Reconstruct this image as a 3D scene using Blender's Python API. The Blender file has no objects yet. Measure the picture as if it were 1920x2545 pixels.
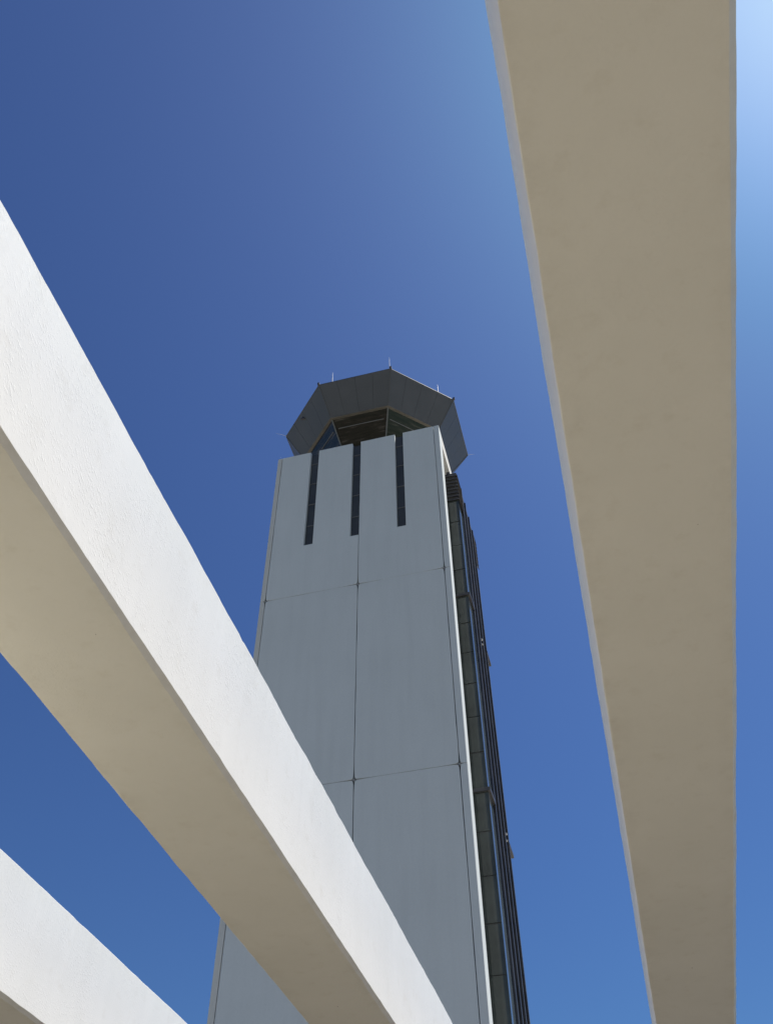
import bpy, bmesh, math, random
from mathutils import Vector, Matrix, noise

random.seed(7)
sc = bpy.context.scene
COL = sc.collection
R = math.radians

# ------------------------------------------------------------------ helpers
def link(o, parent=None):
    COL.objects.link(o)
    if parent is not None:
        o.parent = parent
    return o

def tag(o, label=None, cat=None, group=None, kind=None):
    if label: o["label"] = label
    if cat: o["category"] = cat
    if group: o["group"] = group
    if kind: o["kind"] = kind
    return o

def empty(name, loc, rz=0):
    o = bpy.data.objects.new(name, None)
    o.empty_display_size = 0.5
    o.location = loc
    o.rotation_euler = (0, 0, rz)
    return link(o)

class MB:
    """collects boxes, prisms and bars and links them as one mesh object"""
    def __init__(self):
        self.v = []; self.f = []
    def add(self, vs, fs):
        n = len(self.v)
        self.v += [tuple(p) for p in vs]
        self.f += [tuple(i + n for i in f) for f in fs]
        return self
    def box(self, x0, x1, y0, y1, z0, z1):
        vs = [(x0,y0,z0),(x1,y0,z0),(x1,y1,z0),(x0,y1,z0),(x0,y0,z1),(x1,y0,z1),(x1,y1,z1),(x0,y1,z1)]
        return self.add(vs, [(0,3,2,1),(4,5,6,7),(0,1,5,4),(1,2,6,5),(2,3,7,6),(3,0,4,7)])
    def prism(self, poly, y0, y1):
        """poly = (x, z) outline, counter-clockwise seen from -y, pushed back from y0 to y1"""
        n = len(poly)
        vs = [(x, y0, z) for x, z in poly] + [(x, y1, z) for x, z in poly]
        fs = [tuple(range(n)), tuple(range(2*n-1, n-1, -1))]
        fs += [(i, i+n, (i+1) % n + n, (i+1) % n) for i in range(n)]
        return self.add(vs, fs)
    def bar(self, a, b, w, h=None, up=Vector((0,0,1))):
        """rectangular bar from a to b"""
        h = h or w
        a = Vector(a); b = Vector(b); d = (b-a).normalized()
        s = d.cross(up)
        if s.length < 1e-4: s = d.cross(Vector((1,0,0)))
        s.normalize(); t = s.cross(d).normalized()
        vs = []
        for p in (a, b):
            for i, j in ((-1,-1),(1,-1),(1,1),(-1,1)):
                vs.append(p + s*i*w/2 + t*j*h/2)
        return self.add(vs, [(0,3,2,1),(4,5,6,7),(0,1,5,4),(1,2,6,5),(2,3,7,6),(3,0,4,7)])
    def tube(self, a, b, ra, rb=None, n=10):
        rb = ra if rb is None else rb
        a = Vector(a); b = Vector(b); d = (b-a).normalized()
        s = d.orthogonal().normalized(); t = d.cross(s)
        vs = []
        for p, r in ((a, ra), (b, rb)):
            for k in range(n):
                q = 2*math.pi*k/n
                vs.append(p + (s*math.cos(q) + t*math.sin(q))*r)
        fs = [tuple(range(n-1,-1,-1)), tuple(range(n, 2*n))]
        fs += [(k, (k+1) % n, (k+1) % n + n, k+n) for k in range(n)]
        return self.add(vs, fs)
    def build(self, name, mat, parent=None, bevel=0, smooth=False):
        me = bpy.data.meshes.new(name)
        me.from_pydata(self.v, [], self.f)
        bm = bmesh.new(); bm.from_mesh(me)
        bmesh.ops.recalc_face_normals(bm, faces=bm.faces)
        if bevel:
            bmesh.ops.bevel(bm, geom=list(bm.edges), offset=bevel, segments=1, affect='EDGES')
        bm.to_mesh(me); bm.free()
        me.materials.append(mat)
        if smooth:
            for p in me.polygons: p.use_smooth = True
        o = bpy.data.objects.new(name, me)
        return link(o, parent)

# ---------------------------------------------------------------- materials
def new_mat(name):
    m = bpy.data.materials.new(name); m.use_nodes = True
    nt = m.node_tree
    b = nt.nodes["Principled BSDF"]
    return m, nt, b

def N(nt, typ, **kw):
    n = nt.nodes.new(typ)
    for k, v in kw.items():
        if k in n.inputs.keys(): n.inputs[k].default_value = v
        else: setattr(n, k, v)
    return n

def ramp(nt, fac, stops):
    r = nt.nodes.new("ShaderNodeValToRGB")
    while len(r.color_ramp.elements) > len(stops): r.color_ramp.elements.remove(r.color_ramp.elements[-1])
    while len(r.color_ramp.elements) < len(stops): r.color_ramp.elements.new(1)
    for e, (p, c) in zip(r.color_ramp.elements, stops):
        e.position = p; e.color = (*c, 1) if len(c) == 3 else c
    nt.links.new(fac, r.inputs[0])
    return r.outputs[0]

def mixc(nt, fac, a, b, typ='MIX'):
    m = nt.nodes.new("ShaderNodeMix"); m.data_type = 'RGBA'; m.blend_type = typ
    for s, v in ((m.inputs[0], fac), (m.inputs[6], a), (m.inputs[7], b)):
        if hasattr(v, "is_linked"): nt.links.new(v, s)
        elif isinstance(v, (int, float)): s.default_value = v
        else: s.default_value = (*v, 1)
    return m.outputs[2]

def mathn(nt, op, a, b=0.0):
    m = nt.nodes.new("ShaderNodeMath"); m.operation = op
    for s, v in ((m.inputs[0], a), (m.inputs[1], b)):
        if hasattr(v, "is_linked"): nt.links.new(v, s)
        else: s.default_value = v
    return m.outputs[0]

def mat_stucco():
    """white paint on trowelled render: fine grain, trowel ridges, pinholes, faint grime"""
    m, nt, b = new_mat("painted_render")
    tc = N(nt, "ShaderNodeTexCoord"); P = tc.outputs["Object"]
    n1 = N(nt, "ShaderNodeTexNoise", Scale=1.3, Detail=5.0, Roughness=0.6); nt.links.new(P, n1.inputs[0])
    n2 = N(nt, "ShaderNodeTexNoise", Scale=7.0, Detail=6.0, Roughness=0.65); nt.links.new(P, n2.inputs[0])
    c = ramp(nt, n1.outputs[0], [(0.30, (0.85, 0.84, 0.79)), (0.72, (0.90, 0.89, 0.845))])
    c = mixc(nt, ramp(nt, n2.outputs[0], [(0.56, (0,0,0)), (0.80, (0.34,0.34,0.34))]), c, (0.70, 0.665, 0.58))
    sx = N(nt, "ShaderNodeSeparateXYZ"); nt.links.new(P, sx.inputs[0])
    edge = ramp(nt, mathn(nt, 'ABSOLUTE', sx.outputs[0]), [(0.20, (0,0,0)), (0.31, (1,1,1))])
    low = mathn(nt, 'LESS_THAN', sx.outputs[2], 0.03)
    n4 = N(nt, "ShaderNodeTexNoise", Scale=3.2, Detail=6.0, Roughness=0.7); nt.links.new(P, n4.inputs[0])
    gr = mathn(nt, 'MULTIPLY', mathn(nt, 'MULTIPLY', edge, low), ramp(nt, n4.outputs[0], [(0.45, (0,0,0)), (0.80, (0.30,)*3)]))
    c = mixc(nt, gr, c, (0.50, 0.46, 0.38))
    # pinholes where the paint has popped
    vo = N(nt, "ShaderNodeTexVoronoi", Scale=5.5); nt.links.new(P, vo.inputs["Vector"])
    vs = N(nt, "ShaderNodeSeparateColor"); nt.links.new(vo.outputs["Color"], vs.inputs[0])
    size = mathn(nt, 'MULTIPLY', mathn(nt, 'POWER', vs.outputs[0], 7.0), 0.05)
    hole = mathn(nt, 'LESS_THAN', vo.outputs["Distance"], size)
    c = mixc(nt, mathn(nt, 'MULTIPLY', hole, 0.6), c, (0.22, 0.20, 0.17))
    nt.links.new(c, b.inputs["Base Color"])
    b.inputs["Roughness"].default_value = 0.75
    b.inputs["Specular IOR Level"].default_value = 0.15
    # relief
    mp = N(nt, "ShaderNodeMapping"); nt.links.new(P, mp.inputs[0])
    mp.inputs["Scale"].default_value = (1, 1.0, 1); mp.inputs["Rotation"].default_value = (R(38), 0, 0)
    mp2 = N(nt, "ShaderNodeMapping"); nt.links.new(mp.outputs[0], mp2.inputs[0]); mp2.inputs["Scale"].default_value = (1, 0.45, 1.25)
    g1 = N(nt, "ShaderNodeTexNoise", Scale=75.0, Detail=4.0, Roughness=0.6, Distortion=0.3); nt.links.new(mp2.outputs[0], g1.inputs[0])
    g2 = N(nt, "ShaderNodeTexNoise", Scale=170.0, Detail=2.0); nt.links.new(P, g2.inputs[0])
    g3 = N(nt, "ShaderNodeTexNoise", Scale=2.2, Detail=3.0); nt.links.new(P, g3.inputs[0])
    rough = ramp(nt, g3.outputs[0], [(0.35, (0.15,)*3), (0.68, (1,1,1))])
    ridg = mathn(nt, 'MULTIPLY', ramp(nt, g1.outputs[0], [(0.52, (0,0,0)), (0.70, (1,1,1))]), rough)
    hsum = mathn(nt, 'ADD', ridg, mathn(nt, 'MULTIPLY', g2.outputs[0], 0.22))
    hsum = mathn(nt, 'SUBTRACT', hsum, mathn(nt, 'MULTIPLY', hole, 1.2))
    bp = N(nt, "ShaderNodeBump", Strength=0.35, Distance=0.003); nt.links.new(hsum, bp.inputs["Height"])
    nt.links.new(bp.outputs[0], b.inputs["Normal"])
    return m

def mat_precast(name, c0, c1):
    m, nt, b = new_mat(name)
    tc = N(nt, "ShaderNodeTexCoord"); P = tc.outputs["Object"]
    n1 = N(nt, "ShaderNodeTexNoise", Scale=0.22, Detail=6.0, Roughness=0.6); nt.links.new(P, n1.inputs[0])
    mp = N(nt, "ShaderNodeMapping"); nt.links.new(P, mp.inputs[0]); mp.inputs["Scale"].default_value = (1.6, 1.6, 0.12)
    n2 = N(nt, "ShaderNodeTexNoise", Scale=1.1, Detail=5.0, Roughness=0.62); nt.links.new(mp.outputs[0], n2.inputs[0])
    n3 = N(nt, "ShaderNodeTexNoise", Scale=9.0, Detail=5.0, Roughness=0.7); nt.links.new(P, n3.inputs[0])
    oi = N(nt, "ShaderNodeObjectInfo")
    c = ramp(nt, n1.outputs[0], [(0.3, c0), (0.7, c1)])
    c = mixc(nt, ramp(nt, n2.outputs[0], [(0.45, (0,0,0)), (0.8, (0.26,)*3)]), c, tuple(x*0.80 for x in c0))
    c = mixc(nt, 0.10, c, n3.outputs[0], 'OVERLAY')
    k = mathn(nt, 'ADD', mathn(nt, 'MULTIPLY', oi.outputs["Random"], 0.05), 0.975)
    cm = N(nt, "ShaderNodeCombineColor")
    for i in range(3): nt.links.new(k, cm.inputs[i])
    c = mixc(nt, 1.0, c, cm.outputs[0], 'MULTIPLY')
    nt.links.new(c, b.inputs["Base Color"])
    b.inputs["Roughness"].default_value = 0.85
    b.inputs["Specular IOR Level"].default_value = 0.25
    bp = N(nt, "ShaderNodeBump", Strength=0.25, Distance=0.01); nt.links.new(n3.outputs[0], bp.inputs["Height"])
    nt.links.new(bp.outputs[0], b.inputs["Normal"])
    return m

def mat_plain(name, col, rough=0.5, metal=0.0, spec=0.5, var=0.15, scale=1.5):
    m, nt, b = new_mat(name)
    tc = N(nt, "ShaderNodeTexCoord")
    n1 = N(nt, "ShaderNodeTexNoise", Scale=scale, Detail=5.0, Roughness=0.6); nt.links.new(tc.outputs["Object"], n1.inputs[0])
    c = ramp(nt, n1.outputs[0], [(0.3, tuple(x*(1-var) for x in col)), (0.7, tuple(x*(1+var) for x in col))])
    nt.links.new(c, b.inputs["Base Color"])
    r = ramp(nt, n1.outputs[0], [(0.3, (max(rough-0.06, 0.02),)*3), (0.7, (rough+0.06,)*3)])
    nt.links.new(r, b.inputs["Roughness"])
    b.inputs["Metallic"].default_value = metal
    b.inputs["Specular IOR Level"].default_value = spec
    return m

M = {}
M['stucco'] = mat_stucco()
M['precast'] = mat_precast("precast_concrete", (0.61, 0.64, 0.62), (0.65, 0.68, 0.66))
M['precast_strip'] = mat_precast("precast_edge", (0.60, 0.60, 0.55), (0.65, 0.645, 0.595))
M['soffit_paint'] = mat_plain("parapet_soffit", (0.62, 0.59, 0.53), 0.8, var=0.06)
M['sealant'] = mat_plain("joint_sealant", (0.14, 0.14, 0.138), 0.8, var=0.2, scale=4)
M['grout'] = mat_plain("grout", (0.30, 0.30, 0.29), 0.9)
M['glass_dark'] = mat_plain("tinted_glass", (0.058, 0.066, 0.058), 0.04, spec=0.5, var=0.3, scale=0.5)
M['glass_side'] = mat_plain('side_glass', (0.10, 0.125, 0.14), 0.06, spec=1.0, var=0.2, scale=0.5)  # lighter, bluer than the tinted glass: reflected sky put into the colour
M['glass_slot'] = mat_plain("slot_glass", (0.070, 0.074, 0.075), 0.12, spec=0.2, var=0.2, scale=0.5)
def mat_cab_glass():
    m, nt, b = new_mat("cab_glass")
    tc = N(nt, "ShaderNodeTexCoord"); mp = N(nt, "ShaderNodeMapping"); nt.links.new(tc.outputs["Object"], mp.inputs[0])
    mp.inputs["Scale"].default_value = (0.7, 0.7, 5.0)
    n1 = N(nt, "ShaderNodeTexNoise", Scale=1.2, Detail=5.0, Roughness=0.65); nt.links.new(mp.outputs[0], n1.inputs[0])
    c = ramp(nt, n1.outputs[0], [(0.42, (0.018, 0.016, 0.014)), (0.58, (0.035, 0.029, 0.024)), (0.72, (0.12, 0.10, 0.085))])  # brown streaks in the colour stand for reflections in the panes
    nt.links.new(c, b.inputs["Base Color"]); b.inputs["Roughness"].default_value = 0.03
    return m
M['glass_cab'] = mat_cab_glass()
M['bronze'] = mat_plain("dark_bronze", (0.080, 0.076, 0.075), 0.42, metal=0.3, var=0.25)
M['cladding'] = mat_plain("cab_cladding", (0.098, 0.101, 0.105), 0.45, spec=0.4, var=0.08, scale=0.7)
M['cab_trim'] = mat_plain("cab_trim", (0.15, 0.135, 0.105), 0.5, var=0.15)
M['cab_frame'] = mat_plain("cab_frame", (0.17, 0.165, 0.15), 0.45, var=0.1)
M['hip'] = mat_plain('hip_metal', (0.10, 0.10, 0.095), 0.5)
M['steel'] = mat_plain("galvanised_steel", (0.62, 0.63, 0.64), 0.4, metal=0.5, var=0.1)
M['white_plastic'] = mat_plain("white_plastic", (0.75, 0.75, 0.72), 0.5, var=0.03)

def mat_paving(name, c1, c2, mortar, bw, bh, dirt):
    m, nt, b = new_mat(name)
    tc = N(nt, "ShaderNodeTexCoord"); P = tc.outputs["Object"]
    br = N(nt, "ShaderNodeTexBrick", Scale=1.0)
    br.inputs["Color1"].default_value = (*c1, 1); br.inputs["Color2"].default_value = (*c2, 1)
    br.inputs["Mortar"].default_value = (*mortar, 1)
    br.inputs["Brick Width"].default_value = bw; br.inputs["Row Height"].default_value = bh; br.inputs["Mortar Size"].default_value = 0.006
    nt.links.new(P, br.inputs[0])
    n1 = N(nt, "ShaderNodeTexNoise", Scale=0.6, Detail=6.0); nt.links.new(P, n1.inputs[0])
    c = mixc(nt, ramp(nt, n1.outputs[0], [(0.4, (0,0,0)), (0.75, (0.4,)*3)]), br.outputs[0], dirt)
    nt.links.new(c, b.inputs["Base Color"]); b.inputs["Roughness"].default_value = 0.9
    return m

# ------------------------------------------------------------------- camera
EYE = 1.6
F_PX = 2286.917
PITCH, ROLL = 0.842678544, -0.013136214
fw = Vector((0, math.cos(PITCH), math.sin(PITCH)))
up0 = Vector((0, -math.sin(PITCH), math.cos(PITCH)))
rt0 = Vector((1, 0, 0))
rt = rt0*math.cos(ROLL) + up0*math.sin(ROLL)
up = -rt0*math.sin(ROLL) + up0*math.cos(ROLL)
cd = bpy.data.cameras.new("camera")
cd.sensor_fit = 'HORIZONTAL'; cd.sensor_width = 36.0; cd.lens = 36.0*F_PX/1920.0
cd.clip_start = 0.05; cd.clip_end = 6000
cam = bpy.data.objects.new("camera", cd); COL.objects.link(cam)
mw = Matrix((rt, up, -fw)).transposed().to_4x4(); mw.translation = Vector((0, 0, EYE))
cam.matrix_world = mw
sc.camera = cam

# ------------------------------------------------------------- light and sky
SKY_K = 0.070
SUN_EL, SUN_AZ = 65.0, 69.0          # azimuth to the right of the camera's heading
w = bpy.data.worlds.new("World"); sc.world = w; w.use_nodes = True
wn = w.node_tree
bg = wn.nodes["Background"]
sky = wn.nodes.new("ShaderNodeTexSky"); sky.sky_type = 'NISHITA'
sky.sun_disc = False
sky.sun_elevation = R(SUN_EL); sky.sun_rotation = R(SUN_AZ)
sky.altitude = 0; sky.air_density = 1.3; sky.dust_density = 1.0; sky.ozone_density = 10.0
hs = wn.nodes.new("ShaderNodeHueSaturation")          # the phone camera's stronger blue
hs.inputs["Hue"].default_value = 0.507; hs.inputs["Saturation"].default_value = 1.15
wn.links.new(sky.outputs[0], hs.inputs["Color"]); bg.inputs[1].default_value = SKY_K
# colour response of the phone camera (tone curve per channel), the same in every direction
s0 = wn.nodes.new("ShaderNodeVectorMath"); s0.operation = 'SCALE'; s0.inputs["Scale"].default_value = 0.084
cv = wn.nodes.new("ShaderNodeRGBCurve")
s1 = wn.nodes.new("ShaderNodeVectorMath"); s1.operation = 'SCALE'; s1.inputs["Scale"].default_value = 1/0.084
for ch, pts in enumerate(([(0,0),(.055,.058),(.15,.126),(.25,.178),(.6,.46),(1,.80)],
                          [(0,0),(.12,.113),(.26,.268),(.66,.66),(1,1)],
                          [(0,0),(.30,.285),(.50,.53),(.90,.97),(1,1.0)])):
    c = cv.mapping.curves[ch]
    c.points[0].location = pts[0]; c.points[1].location = pts[-1]
    for p in pts[1:-1]: c.points.new(*p)
cv.mapping.extend = 'EXTRAPOLATED'; cv.mapping.use_clip = False; cv.mapping.update()
wn.links.new(hs.outputs[0], s0.inputs[0]); wn.links.new(s0.outputs[0], cv.inputs["Color"])
wn.links.new(cv.outputs[0], s1.inputs[0]); wn.links.new(s1.outputs[0], bg.inputs[0])
sd = bpy.data.lights.new("sun", 'SUN'); sd.energy = 5.0; sd.angle = R(0.53); sd.color = (1.0, 0.958, 0.895)
so = bpy.data.objects.new("sun", sd); COL.objects.link(so)
sv = Vector((math.sin(R(SUN_AZ))*math.cos(R(SUN_EL)), math.cos(R(SUN_AZ))*math.cos(R(SUN_EL)), math.sin(R(SUN_EL))))
so.rotation_euler = sv.to_track_quat('Z', 'Y').to_euler(); so.location = sv*60

sc.view_settings.view_transform = 'Standard'; sc.view_settings.look = 'None'
sc.view_settings.exposure = 0.23; sc.view_settings.gamma = 1.0
sc.cycles.max_bounces = 8; sc.cycles.diffuse_bounces = 5

# ------------------------------------------------------------------- ground
PHI = 0.238418785
g = MB(); S = 3000
g.add([(-S,-S,0),(S,-S,0),(S,S,0),(-S,S,0)], [(0,1,2,3)])
tag(g.build('ground', mat_plain("dry_grass", (0.075, 0.07, 0.04), 0.95, spec=0.1, var=0.3, scale=0.3)), kind='structure')
def sheet(name, m, u0, u1, a0, a1, z):
    """a flat sheet laid along the beams: u to the right of the camera, a ahead of it"""
    o = MB().add([(u0,a0,0),(u1,a0,0),(u1,a1,0),(u0,a1,0)], [(0,1,2,3)]).build(name, m)
    o.location = (0, 0, z); o.rotation_euler = (0, 0, -PHI)
    return tag(o, kind='structure')
sheet('plaza_paving', mat_paving("pale_pavers", (0.345, 0.295, 0.205), (0.305, 0.26, 0.18), (0.19, 0.165, 0.125), 0.6, 0.3, (0.265, 0.23, 0.165)), -6.5, 1.9, -25, 5.0, 0.008)
sheet('apron', mat_plain("apron_concrete", (0.44, 0.415, 0.365), 0.95, spec=0.1, var=0.2, scale=0.3), -110, 110, -90, 150, 0.004)
sheet('planting_bed', mat_plain("mulch", (0.12, 0.103, 0.076), 0.95, spec=0.1, var=0.3, scale=3.0), -16, 1.9, 5.0, 20.0, 0.008)
sheet('low_bounce_sheet', mat_plain("low_bounce_dark", (0.07, 0.06, 0.04), 0.95, spec=0.1, var=0.3, scale=3.0), -30, -6.5, -25, 5.0, 0.008)  # unseen dark ground added to cut bounce onto the right beam's left side
sheet('road', mat_plain("asphalt", (0.05, 0.048, 0.045), 0.9, spec=0.2, var=0.2, scale=2.0), 1.9, 16, -120, 30, 0.008)

# unseen cream block left of camera, added to bounce sun onto the middle beam
o = MB().box(-4.95, -3.2, 1.2, 3.7, 0, 3.42).build('bounce_block', mat_plain("bounce_cream", (0.85, 0.78, 0.60), 0.8, var=0.05), bevel=0.02)
o.rotation_euler = (0, 0, -PHI); tag(o, kind='structure')

# -------------------------------------------------------------------- beams
UND = 2.8            # underside above the eye
CU, CZ = 0.0254, 0.0238
TOPZ = 0.3266*UND
def beam(uL, uR, a0, a1, seed, chips, label):
    """one straight box beam with eased lower arrises and slightly uneven, chipped edges"""
    wd = uR - uL; hw = wd/2
    prof = [(-hw-0.005, 0), (hw-CU, 0), (hw, CZ), (hw, TOPZ-0.008), (hw-0.008, TOPZ), (-hw+0.008, TOPZ), (-hw, TOPZ-0.008), (-hw-0.008, 0.003)]
    cen = [(-1,-1),(1,-1),(1,-1),(1,1),(1,1),(-1,1),(-1,1),(-1,-1)]
    amp = [0.0036, 0.0042, 0.0034, 0.0042, 0.0042, 0.003, 0.003, 0.0036]
    st = 0.03; n = int((a1-a0)/st)+1
    vs = []; fs = []
    for i in range(n):
        a = a0 + i*st
        for k, (x, z) in enumerate(prof):
            q = k if k not in (4, 6) else k-1
            e = amp[k]*(noise.noise(Vector((a*1.1, q*7.3, seed)))*1.3 + noise.noise(Vector((a*6.0, q*3.1, seed+9)))*0.7
                        + noise.noise(Vector((a*19.0, q*5.7, seed+21)))*0.35)
            f = amp[k]*noise.noise(Vector((a*5.0, q*11.0, seed+4)))
            if k in (3, 4):
                for ca, cl, cdp in chips:
                    t = abs(a-ca)/cl
                    if t < 1: f -= cdp*(1-t*t)*(0.7+0.6*noise.noise(Vector((a*40, 0, seed))))
            vs.append((x + e*cen[k][0], a, z + f))
        if i:
            o = (i-1)*8
            fs += [(o+k, o+(k+1) % 8, o+8+(k+1) % 8, o+8+k) for k in range(8)]
    fs += [tuple(range(8)), tuple(range((n-1)*8+7, (n-1)*8-1, -1))]
    mb = MB(); mb.add(vs, fs)
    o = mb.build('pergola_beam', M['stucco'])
    c = (uL+uR)/2
    o.location = (c*math.cos(PHI), -c*math.sin(PHI), EYE+UND)
    o.rotation_euler = (0, 0, -PHI)
    tag(o, label, 'beam', 'parallel white pergola beams overhead', 'thing')
    return o
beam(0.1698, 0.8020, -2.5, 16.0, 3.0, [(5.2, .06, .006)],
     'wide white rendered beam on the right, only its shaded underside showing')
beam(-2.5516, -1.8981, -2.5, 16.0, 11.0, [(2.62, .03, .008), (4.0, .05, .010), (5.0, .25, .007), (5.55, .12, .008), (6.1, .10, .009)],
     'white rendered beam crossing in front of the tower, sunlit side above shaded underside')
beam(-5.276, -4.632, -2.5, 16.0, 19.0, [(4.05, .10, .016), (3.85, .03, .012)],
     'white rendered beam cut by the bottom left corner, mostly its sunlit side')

# -------------------------------------------------------------------- tower
PHT = 0.2466967
tower = empty('control_tower', (3.44651, 35.673406, 0), -PHT)
tag(tower, 'tall grey concrete air traffic control tower with dark octagonal cab on top', 'control tower')
E0 = EYE
W = 10.97; ZT = 48.45+E0
ZJ = [ZT, 35.48+E0, 23.16+E0, 10.84+E0, 0.0]
XR = 0.0; XL = -W
XS_R, XS_L, XM = -0.345, -10.68, -5.255     # strip joints and centre joint
G = 0.018                                   # half the joint width
SLOTS = [(-8.675, -8.10), (-5.80, -5.277), (-2.943, -2.395)]
ZS = 39.49+E0
PT = 0.30                                   # panel thickness

def flare(x, z, dx, dz):
    """four-pointed pocket at a panel corner: outline points from the vertical edge to the horizontal edge"""
    pts = [(0.0, 0.75), (0.010, 0.36), (0.024, 0.13), (0.048, 0.048), (0.13, 0.024), (0.36, 0.010), (0.75, 0.0)]
    return [(x+dx*a, z+dz*b) for a, b in pts]
def ragged(p, notched):
    """hand-finished panel edges: long edges wander a few millimetres"""
    out = []
    for i, a in enumerate(p):
        b = p[(i+1) % len(p)]
        out.append(a)
        dx, dz = b[0]-a[0], b[1]-a[1]; L = math.hypot(dx, dz)
        if L < 1.5 or (notched and (a[1] > ZS-.01 and b[1] > ZS-.01)): continue
        n = int(L/0.35)
        for k in range(1, n):
            t = k/n; x = a[0]+dx*t; z = a[1]+dz*t
            e = 0.011*noise.noise(Vector((x*1.7, z*1.7, 5.3))) + 0.008*noise.noise(Vector((x*.5+9, z*.5, 1.3)))
            out.append((x - dz/L*e, z + dx/L*e))
    return out
def panel_outline(x0, x1, z0, z1, bl=0, br=0, tr=0, tl=0, notches=()):
    """counter-clockwise from bottom left; the flags cut the corner pockets, notches open slots in the top edge"""
    p = []
    p += flare(x0, z0, 1, 1) if bl else [(x0, z0)]
    p += flare(x1, z0, -1, 1)[::-1] if br else [(x1, z0)]
    p += flare(x1, z1, -1, -1) if tr else [(x1, z1)]
    for a, b in sorted(notches, reverse=True):
        p += [(b, z1), (b, ZS), (a, ZS), (a, z1)]
    p += flare(x0, z1, 1, -1)[::-1] if tl else [(x0, z1)]
    q = []
    for v in p:
        if not q or (abs(v[0]-q[-1][0]) + abs(v[1]-q[-1][1])) > 1e-6: q.append(v)
    return q
for r in range(4):
    z1 = ZJ[r] - (.013 if r else 0); z0 = ZJ[r+1] + (.013 if r < 3 else 0)
    t = r > 0; b = r < 3
    # left and right fields
    pl = panel_outline(XS_L+G, XM-G, z0, z1, b, b, t, t, SLOTS[:1] if r == 0 else ())
    if r == 0:                               # the middle slot runs down along the centre joint
        i = pl.index((XM-G, z1)); pl[i:i+1] = [(XM-G, ZS), (SLOTS[1][0], ZS), (SLOTS[1][0], z1)]
    MB().prism(ragged(pl, r == 0), 0, PT).build('wall_panel', M['precast'], tower)
    MB().prism(ragged(panel_outline(XM+G, XS_R-G, z0, z1, b, b, t, t, SLOTS[2:] if r == 0 else ()), r == 0), 0, PT).build('wall_panel', M['precast'], tower) 
    # edge strips return the full depth of the wall
    k = lambda x, z, dx, dz: [(x+dx*a, z+dz*c) for a, c in ((0.0, .5), (0.010, .2), (0.036, .036), (0.14, 0.006))]
    # right strip
    p = (k(XS_R+G, z0, 1, 1) if b else [(XS_R+G, z0)]) + [(XR, z0), (XR, z1)] + (k(XS_R+G, z1, 1, -1)[::-1] if t else [(XS_R+G, z1)])
    MB().prism(p, 0.0, 0.85).build('edge_panel', M['precast'], tower)
    p = [(XL, z0)] + (k(XS_L-G, z0, -1, 1)[::-1] if b else [(XS_L-G, z0)]) + (k(XS_L-G, z1, -1, -1) if t else [(XS_L-G, z1)]) + [(XL, z1)]
    MB().prism(p, 0.0, 0.85).build('edge_panel', M['precast_strip'], tower)

MB().box(XL+.02, XR-.02, PT+.012, 0.80, 0.0, ZT-.12).build('wall_backing', M['sealant'], tower)
# grout patches in the joint crossings
for r in (1, 2, 3):
    for x in (XS_L, XM, XS_R):
        a = 0.075
        MB().prism([(x-a, ZJ[r]), (x, ZJ[r]-a), (x+a, ZJ[r]), (x, ZJ[r]+a)], 0.015, PT+.005).build('grout_patch', M['grout'], tower)
# tall slot windows
for a, b in SLOTS:
    b2 = b if b > -5.2 or b < -6 else XM+G
    wn_ = MB().box(a-.01, b2+.01, 0.235, PT+.008, ZS-.01, ZT-.06).build('slot_window', M['glass_slot'], tower)
    for z in (41.37, 43.35, 45.37, 47.37):
        MB().box(a+.002, b2-.002, 0.205, 0.233, z+E0-.03, z+E0+.03).build('glazing_bar', M['sealant'], wn_)

# rest of the shaft and the parapet
MB().box(XL+.5, XR-.5, 0.86, 10.65, 0, 47.3+E0).build('core_wall', M['precast'], tower)
MB().box(XL, XR, 10.66, 11.5, 0, ZT).build('rear_wall', M['precast'], tower)
MB().box(XL+.004, XR-.004, 0.855, 10.655, 47.32+E0, ZT-.01).build('parapet_slab', M['soffit_paint'], tower)

# glazed service shaft on the right flank
SX, D0, D1 = 0.50, 2.45, 8.85
MB().box(-1.2, SX-.06, D0+.06, D1-.06, 0, 46.1+E0).build('shaft_core', M['sealant'], tower)
DZ = 12.32/6
lv = [35.48 + DZ*k for k in range(4, -18, -1)]
lv = [z+E0 for z in lv if z+E0 > -.5] 
for i in range(len(lv)-1):
    gp = 0.035 if i % 2 else 0.018
    gq = 0.018 if i % 2 else 0.035
    MB().box(-1.15, SX, D0, D0+.04, max(lv[i+1]+gq, 0.01), lv[i]-gp).build('glass_pane', M['glass_dark'], tower)
BELT = [35.48+E0, 23.16+E0, 10.84+E0]
edges = [43.55+E0] + BELT + [0.0]
for i in range(4):
    for d0, d1 in ((D0+.043, 3.72), (7.72, D1-.01)):
        MB().box(SX-.045, SX-.004, d0, d1, edges[i+1]+.1, edges[i]-.1).build('corner_glass', M['glass_side'], tower)
for z in BELT:
    for d0, d1 in ((D0-.11, 3.76), (7.66, D1+.11)):
        m = MB()
        m.box(SX-.02, SX+.12, d0, d1, z-.09, z+.09)
        if d0 < 5: m.box(-1.2, SX-.025, d0+.002, D0+.03, z-.088, z+.088)
        else: m.box(-1.2, SX-.025, D1-.03, d1-.002, z-.088, z+.088)
        m.build('belt_course', M['bronze'], tower)
MB().box(SX-.05, SX-.012, 3.73, 7.71, 0, 46.12+E0).build('infill_panel', M['bronze'], tower)
for d in (3.80, 5.10, 6.40, 7.66):
    MB().box(SX-.01, SX+.10, d-.07, d+.07, 0, 46.15+E0).build('fin', M['bronze'], tower)
for d in (4.45, 5.75, 7.03):
    MB().box(SX-.011, SX+.045, d-.035, d+.035, 0, 46.0+E0).build('fin', M['bronze'], tower)
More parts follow.
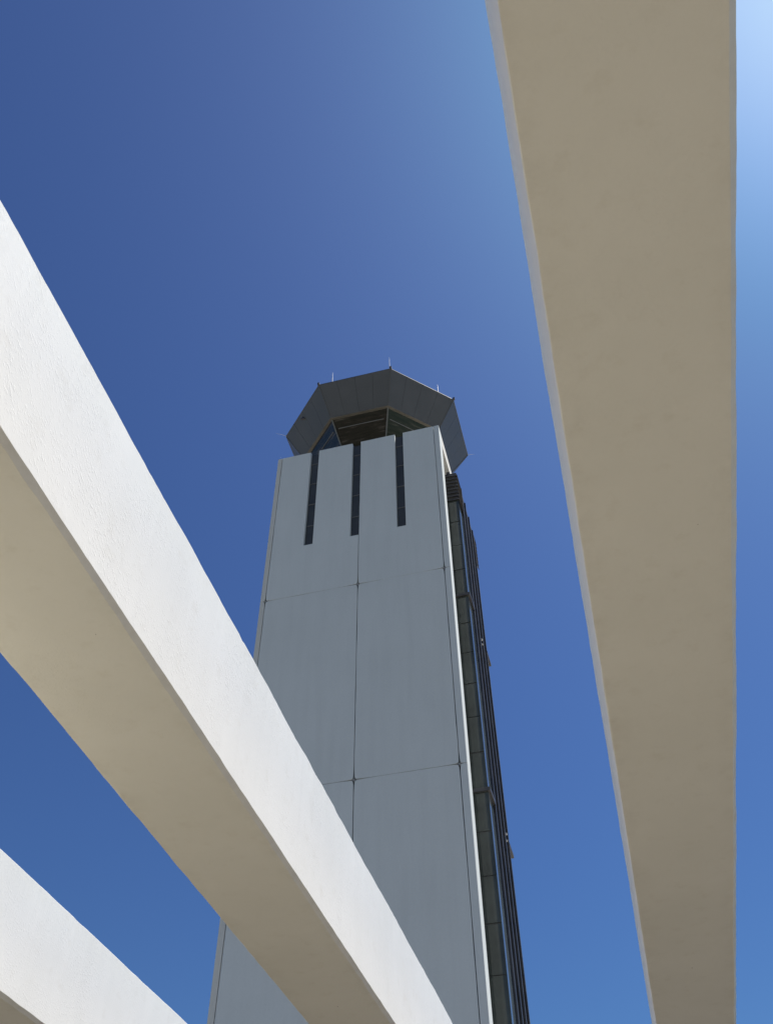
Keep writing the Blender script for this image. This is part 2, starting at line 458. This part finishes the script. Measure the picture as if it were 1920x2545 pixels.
for rear in (0, 1):
    m = MB()
    for k in range(8):
        z = 46.15+E0 - .335*k
        x1 = SX + .03
        if not rear:
            m.add([(-1.2, D0-.10, z-.22), (x1+.06, D0-.10, z-.22), (x1+.06, D0-.06, z-.22), (-1.2, D0-.06, z-.22),
                   (-1.2, D0-.03, z), (x1, D0-.03, z), (x1, D0+.01, z), (-1.2, D0+.01, z)],
                  [(0,3,2,1),(4,5,6,7),(0,1,5,4),(1,2,6,5),(2,3,7,6),(3,0,4,7)])
            a, b = D0-.058, 3.72
        else: a, b = 7.74, D1+.05
        m.add([(x1+.02, a, z-.22), (x1+.06, a, z-.22), (x1+.06, b, z-.22), (x1+.02, b, z-.22),
               (x1-.05, a+.07, z), (x1-.01, a+.07, z), (x1-.01, b, z), (x1-.05, b, z)],
              [(0,3,2,1),(4,5,6,7),(0,1,5,4),(1,2,6,5),(2,3,7,6),(3,0,4,7)])
    m.build('louvre', M['bronze'], tower)
MB().box(-1.2, SX+.02, D0-.04, D1+.04, 46.16+E0, 46.24+E0).box(-.12, .1, D0-.02, D0+.25, 46.24+E0, 46.5+E0).build('shaft_cap', M['bronze'], tower)
for d, z in ((6.0, 34.98+E0), (7.1, 23.32+E0)):
    MB().box(SX+.046, SX+.11, d-.05, d+.05, z+.05, z+.14).build('wall_light', M['white_plastic'], tower)
    MB().box(SX+.046, SX+.10, d-.04, d+.04, z-.30, z-.22).build('wall_light', M['white_plastic'], tower)

# control cab
CS, CDP = -5.619, 5.791
def oc(k, r, z):
    """octagon corner; 0..7 anticlockwise, corner -2 and -1 end the edge that faces the front"""
    t = R(-22.5) + k*math.pi/4
    return Vector((CS + r*math.cos(t), CDP + r*math.sin(t), z))
ZO, RO, ZI, RI = 55.367+E0, 6.927, 53.01+E0, 5.493
def ring(m, r0, r1, z0, z1):
    """closed octagonal ring with a rectangular section"""
    n = len(m.v)
    vs = []
    for k in range(8):
        vs += [oc(k, r0, z0), oc(k, r1, z0), oc(k, r1, z1), oc(k, r0, z1)]
    fs = []
    for k in range(8):
        a, b = 4*k, 4*((k+1) % 8)
        for j in range(4):
            fs.append((a+j, b+j, b+(j+1) % 4, a+(j+1) % 4))
    m.add(vs, fs); return m
m = MB()
lo = [oc(k, RI-.05, ZI+.06) for k in range(8)]; hi = [oc(k, RO-.08, ZO+.0) for k in range(8)]
tp = [oc(k, RO+.03, ZO+.01) for k in range(8)]; t2 = [oc(k, RO+.03, ZO+.07) for k in range(8)]; t3 = [oc(k, 1.5, ZO+.75) for k in range(8)]
vs = lo + hi + tp + t2 + t3; fs = [tuple(range(7,-1,-1)), tuple(range(32, 40))]
for l in range(4):
    for k in range(8):
        fs.append((8*l+k, 8*l+(k+1) % 8, 8*l+8+(k+1) % 8, 8*l+8+k))
roof = m.add(vs, fs).build('cab_roof', M['cladding'], tower)
def lerp(a, b, t): return a + (b-a)*t
for k in range(8):
    a0, b0 = oc(k, RI, ZI), oc(k+1, RI, ZI); a1, b1 = oc(k, RO, ZO), oc(k+1, RO, ZO)
    nrm = (b0-a0).cross(a1-a0).normalized()
    if nrm.z > 0: nrm = -nrm
    m = MB()
    for j in range(4):
        e = 0.0012
        t0 = j/4 + (e if j else .004); t1 = (j+1)/4 - e
        q = [lerp(a0, b0, t0), lerp(a0, b0, t1), lerp(a1, b1, t1), lerp(a1, b1, t0)]
        jit = nrm*(random.uniform(-.002, .002))
        q = [p+jit for p in q]
        m.add(q + [p - nrm*.04 for p in q], [(0,1,2,3),(7,6,5,4),(0,4,5,1),(1,5,6,2),(2,6,7,3),(3,7,4,0)])
    m.build('soffit_panel', M['cladding'], tower)
    MB().bar(oc(k, RI, ZI-.02), oc(k, RO, ZO-.02), .04, .03).build('hip_strip', M['hip'], roof)
ring(MB(), RI-.20, RI+.02, ZI-.10, ZI-.005).build('trim_band', M['cab_trim'], tower)
ZG1, RG1, ZG0, RG0 = ZI-.03, RI-.16, 49.3+E0, 3.2
for k in range(8):
    a0, b0, a1, b1 = oc(k, RG0, ZG0), oc(k+1, RG0, ZG0), oc(k, RG1, ZG1), oc(k+1, RG1, ZG1)
    nrm = (b0-a0).cross(a1-a0).normalized()
    if nrm.z > 0: nrm = -nrm
    q = [a0, b0, b1, a1]
    o = MB().add(q + [p - nrm*.03 for p in q], [(0,1,2,3),(7,6,5,4),(0,4,5,1),(1,5,6,2),(2,6,7,3),(3,7,4,0)]).build('cab_window', M['glass_cab'], tower)
    ta, tb = lerp(a1, a0, .2)+nrm*.02, lerp(b1, b0, .2)+nrm*.02
    MB().bar(lerp(ta, tb, .06), lerp(ta, tb, .94), .055, .03, nrm).build('transom', M['cab_frame'], o)
    MB().bar(a0+nrm*.03, a1+nrm*.03, .085, .06).build('mullion', M['cab_frame'], tower)
m = MB(); ring(m, .5, RG0+.05, 48.46+E0, ZG0); m.build('cab_base', M['bronze'], tower)

# lightning rods and small fittings on the rim
def rod(a, b, r=.036):
    a = Vector(a); b = Vector(b)
    m = MB().tube(a, lerp(a, b, .55), r, r*.8).tube(lerp(a, b, .55), b, r*.75, r*.25)
    m.box(a.x-.05, a.x+.05, a.y-.05, a.y+.05, a.z-.06, a.z+.05)
    return m.build('lightning_rod', M['steel'], tower)
zr = ZO+.08
rod((-7.34, -.45, zr), (-7.34, -.45, zr+1.45)); rod((-3.08, -.45, zr), (-3.08, -.45, zr+1.75), .026); rod((-.17, 2.35, zr), (-.17, 2.35, zr+1.15))
for k, L in ((-3, .85), (1, .6)):
    p = oc(k, RO-.02, ZO+.09); d = (oc(k, 1, 0)-oc(k, 0, 0))
    rod(p, p + d*L + Vector((0, 0, L*.25)), .013)
rod((XL+.12, .3, ZT), (XL+.02, .25, ZT+.55), .014)
MB().box(XL-.03, XL+.5, .2, .3, ZT+.002, ZT+.05).build('cable_clamp', M['bronze'], tower)
for k, tt, ss in ((-3, .46, .14),):
    a = lerp(lerp(oc(k, RO, ZO), oc(k+1, RO, ZO), tt), lerp(oc(k, RI, ZI), oc(k+1, RI, ZI), tt), ss)
    m = MB(); m.tube(a+Vector((0,0,.05)), a-Vector((0,0,.16)), .05); m.box(a.x-.13, a.x+.13, a.y-.06, a.y+.06, a.z-.24, a.z-.12)
    m.build('floodlight', M['bronze'], tower)
for k in (-2, -1, 0):
    p = oc(k, RO+.05, ZO+.05); MB().box(p.x-.07, p.x+.07, p.y-.07, p.y+.07, p.z-.04, p.z+.17).build('rim_bracket', M['bronze'], roof)
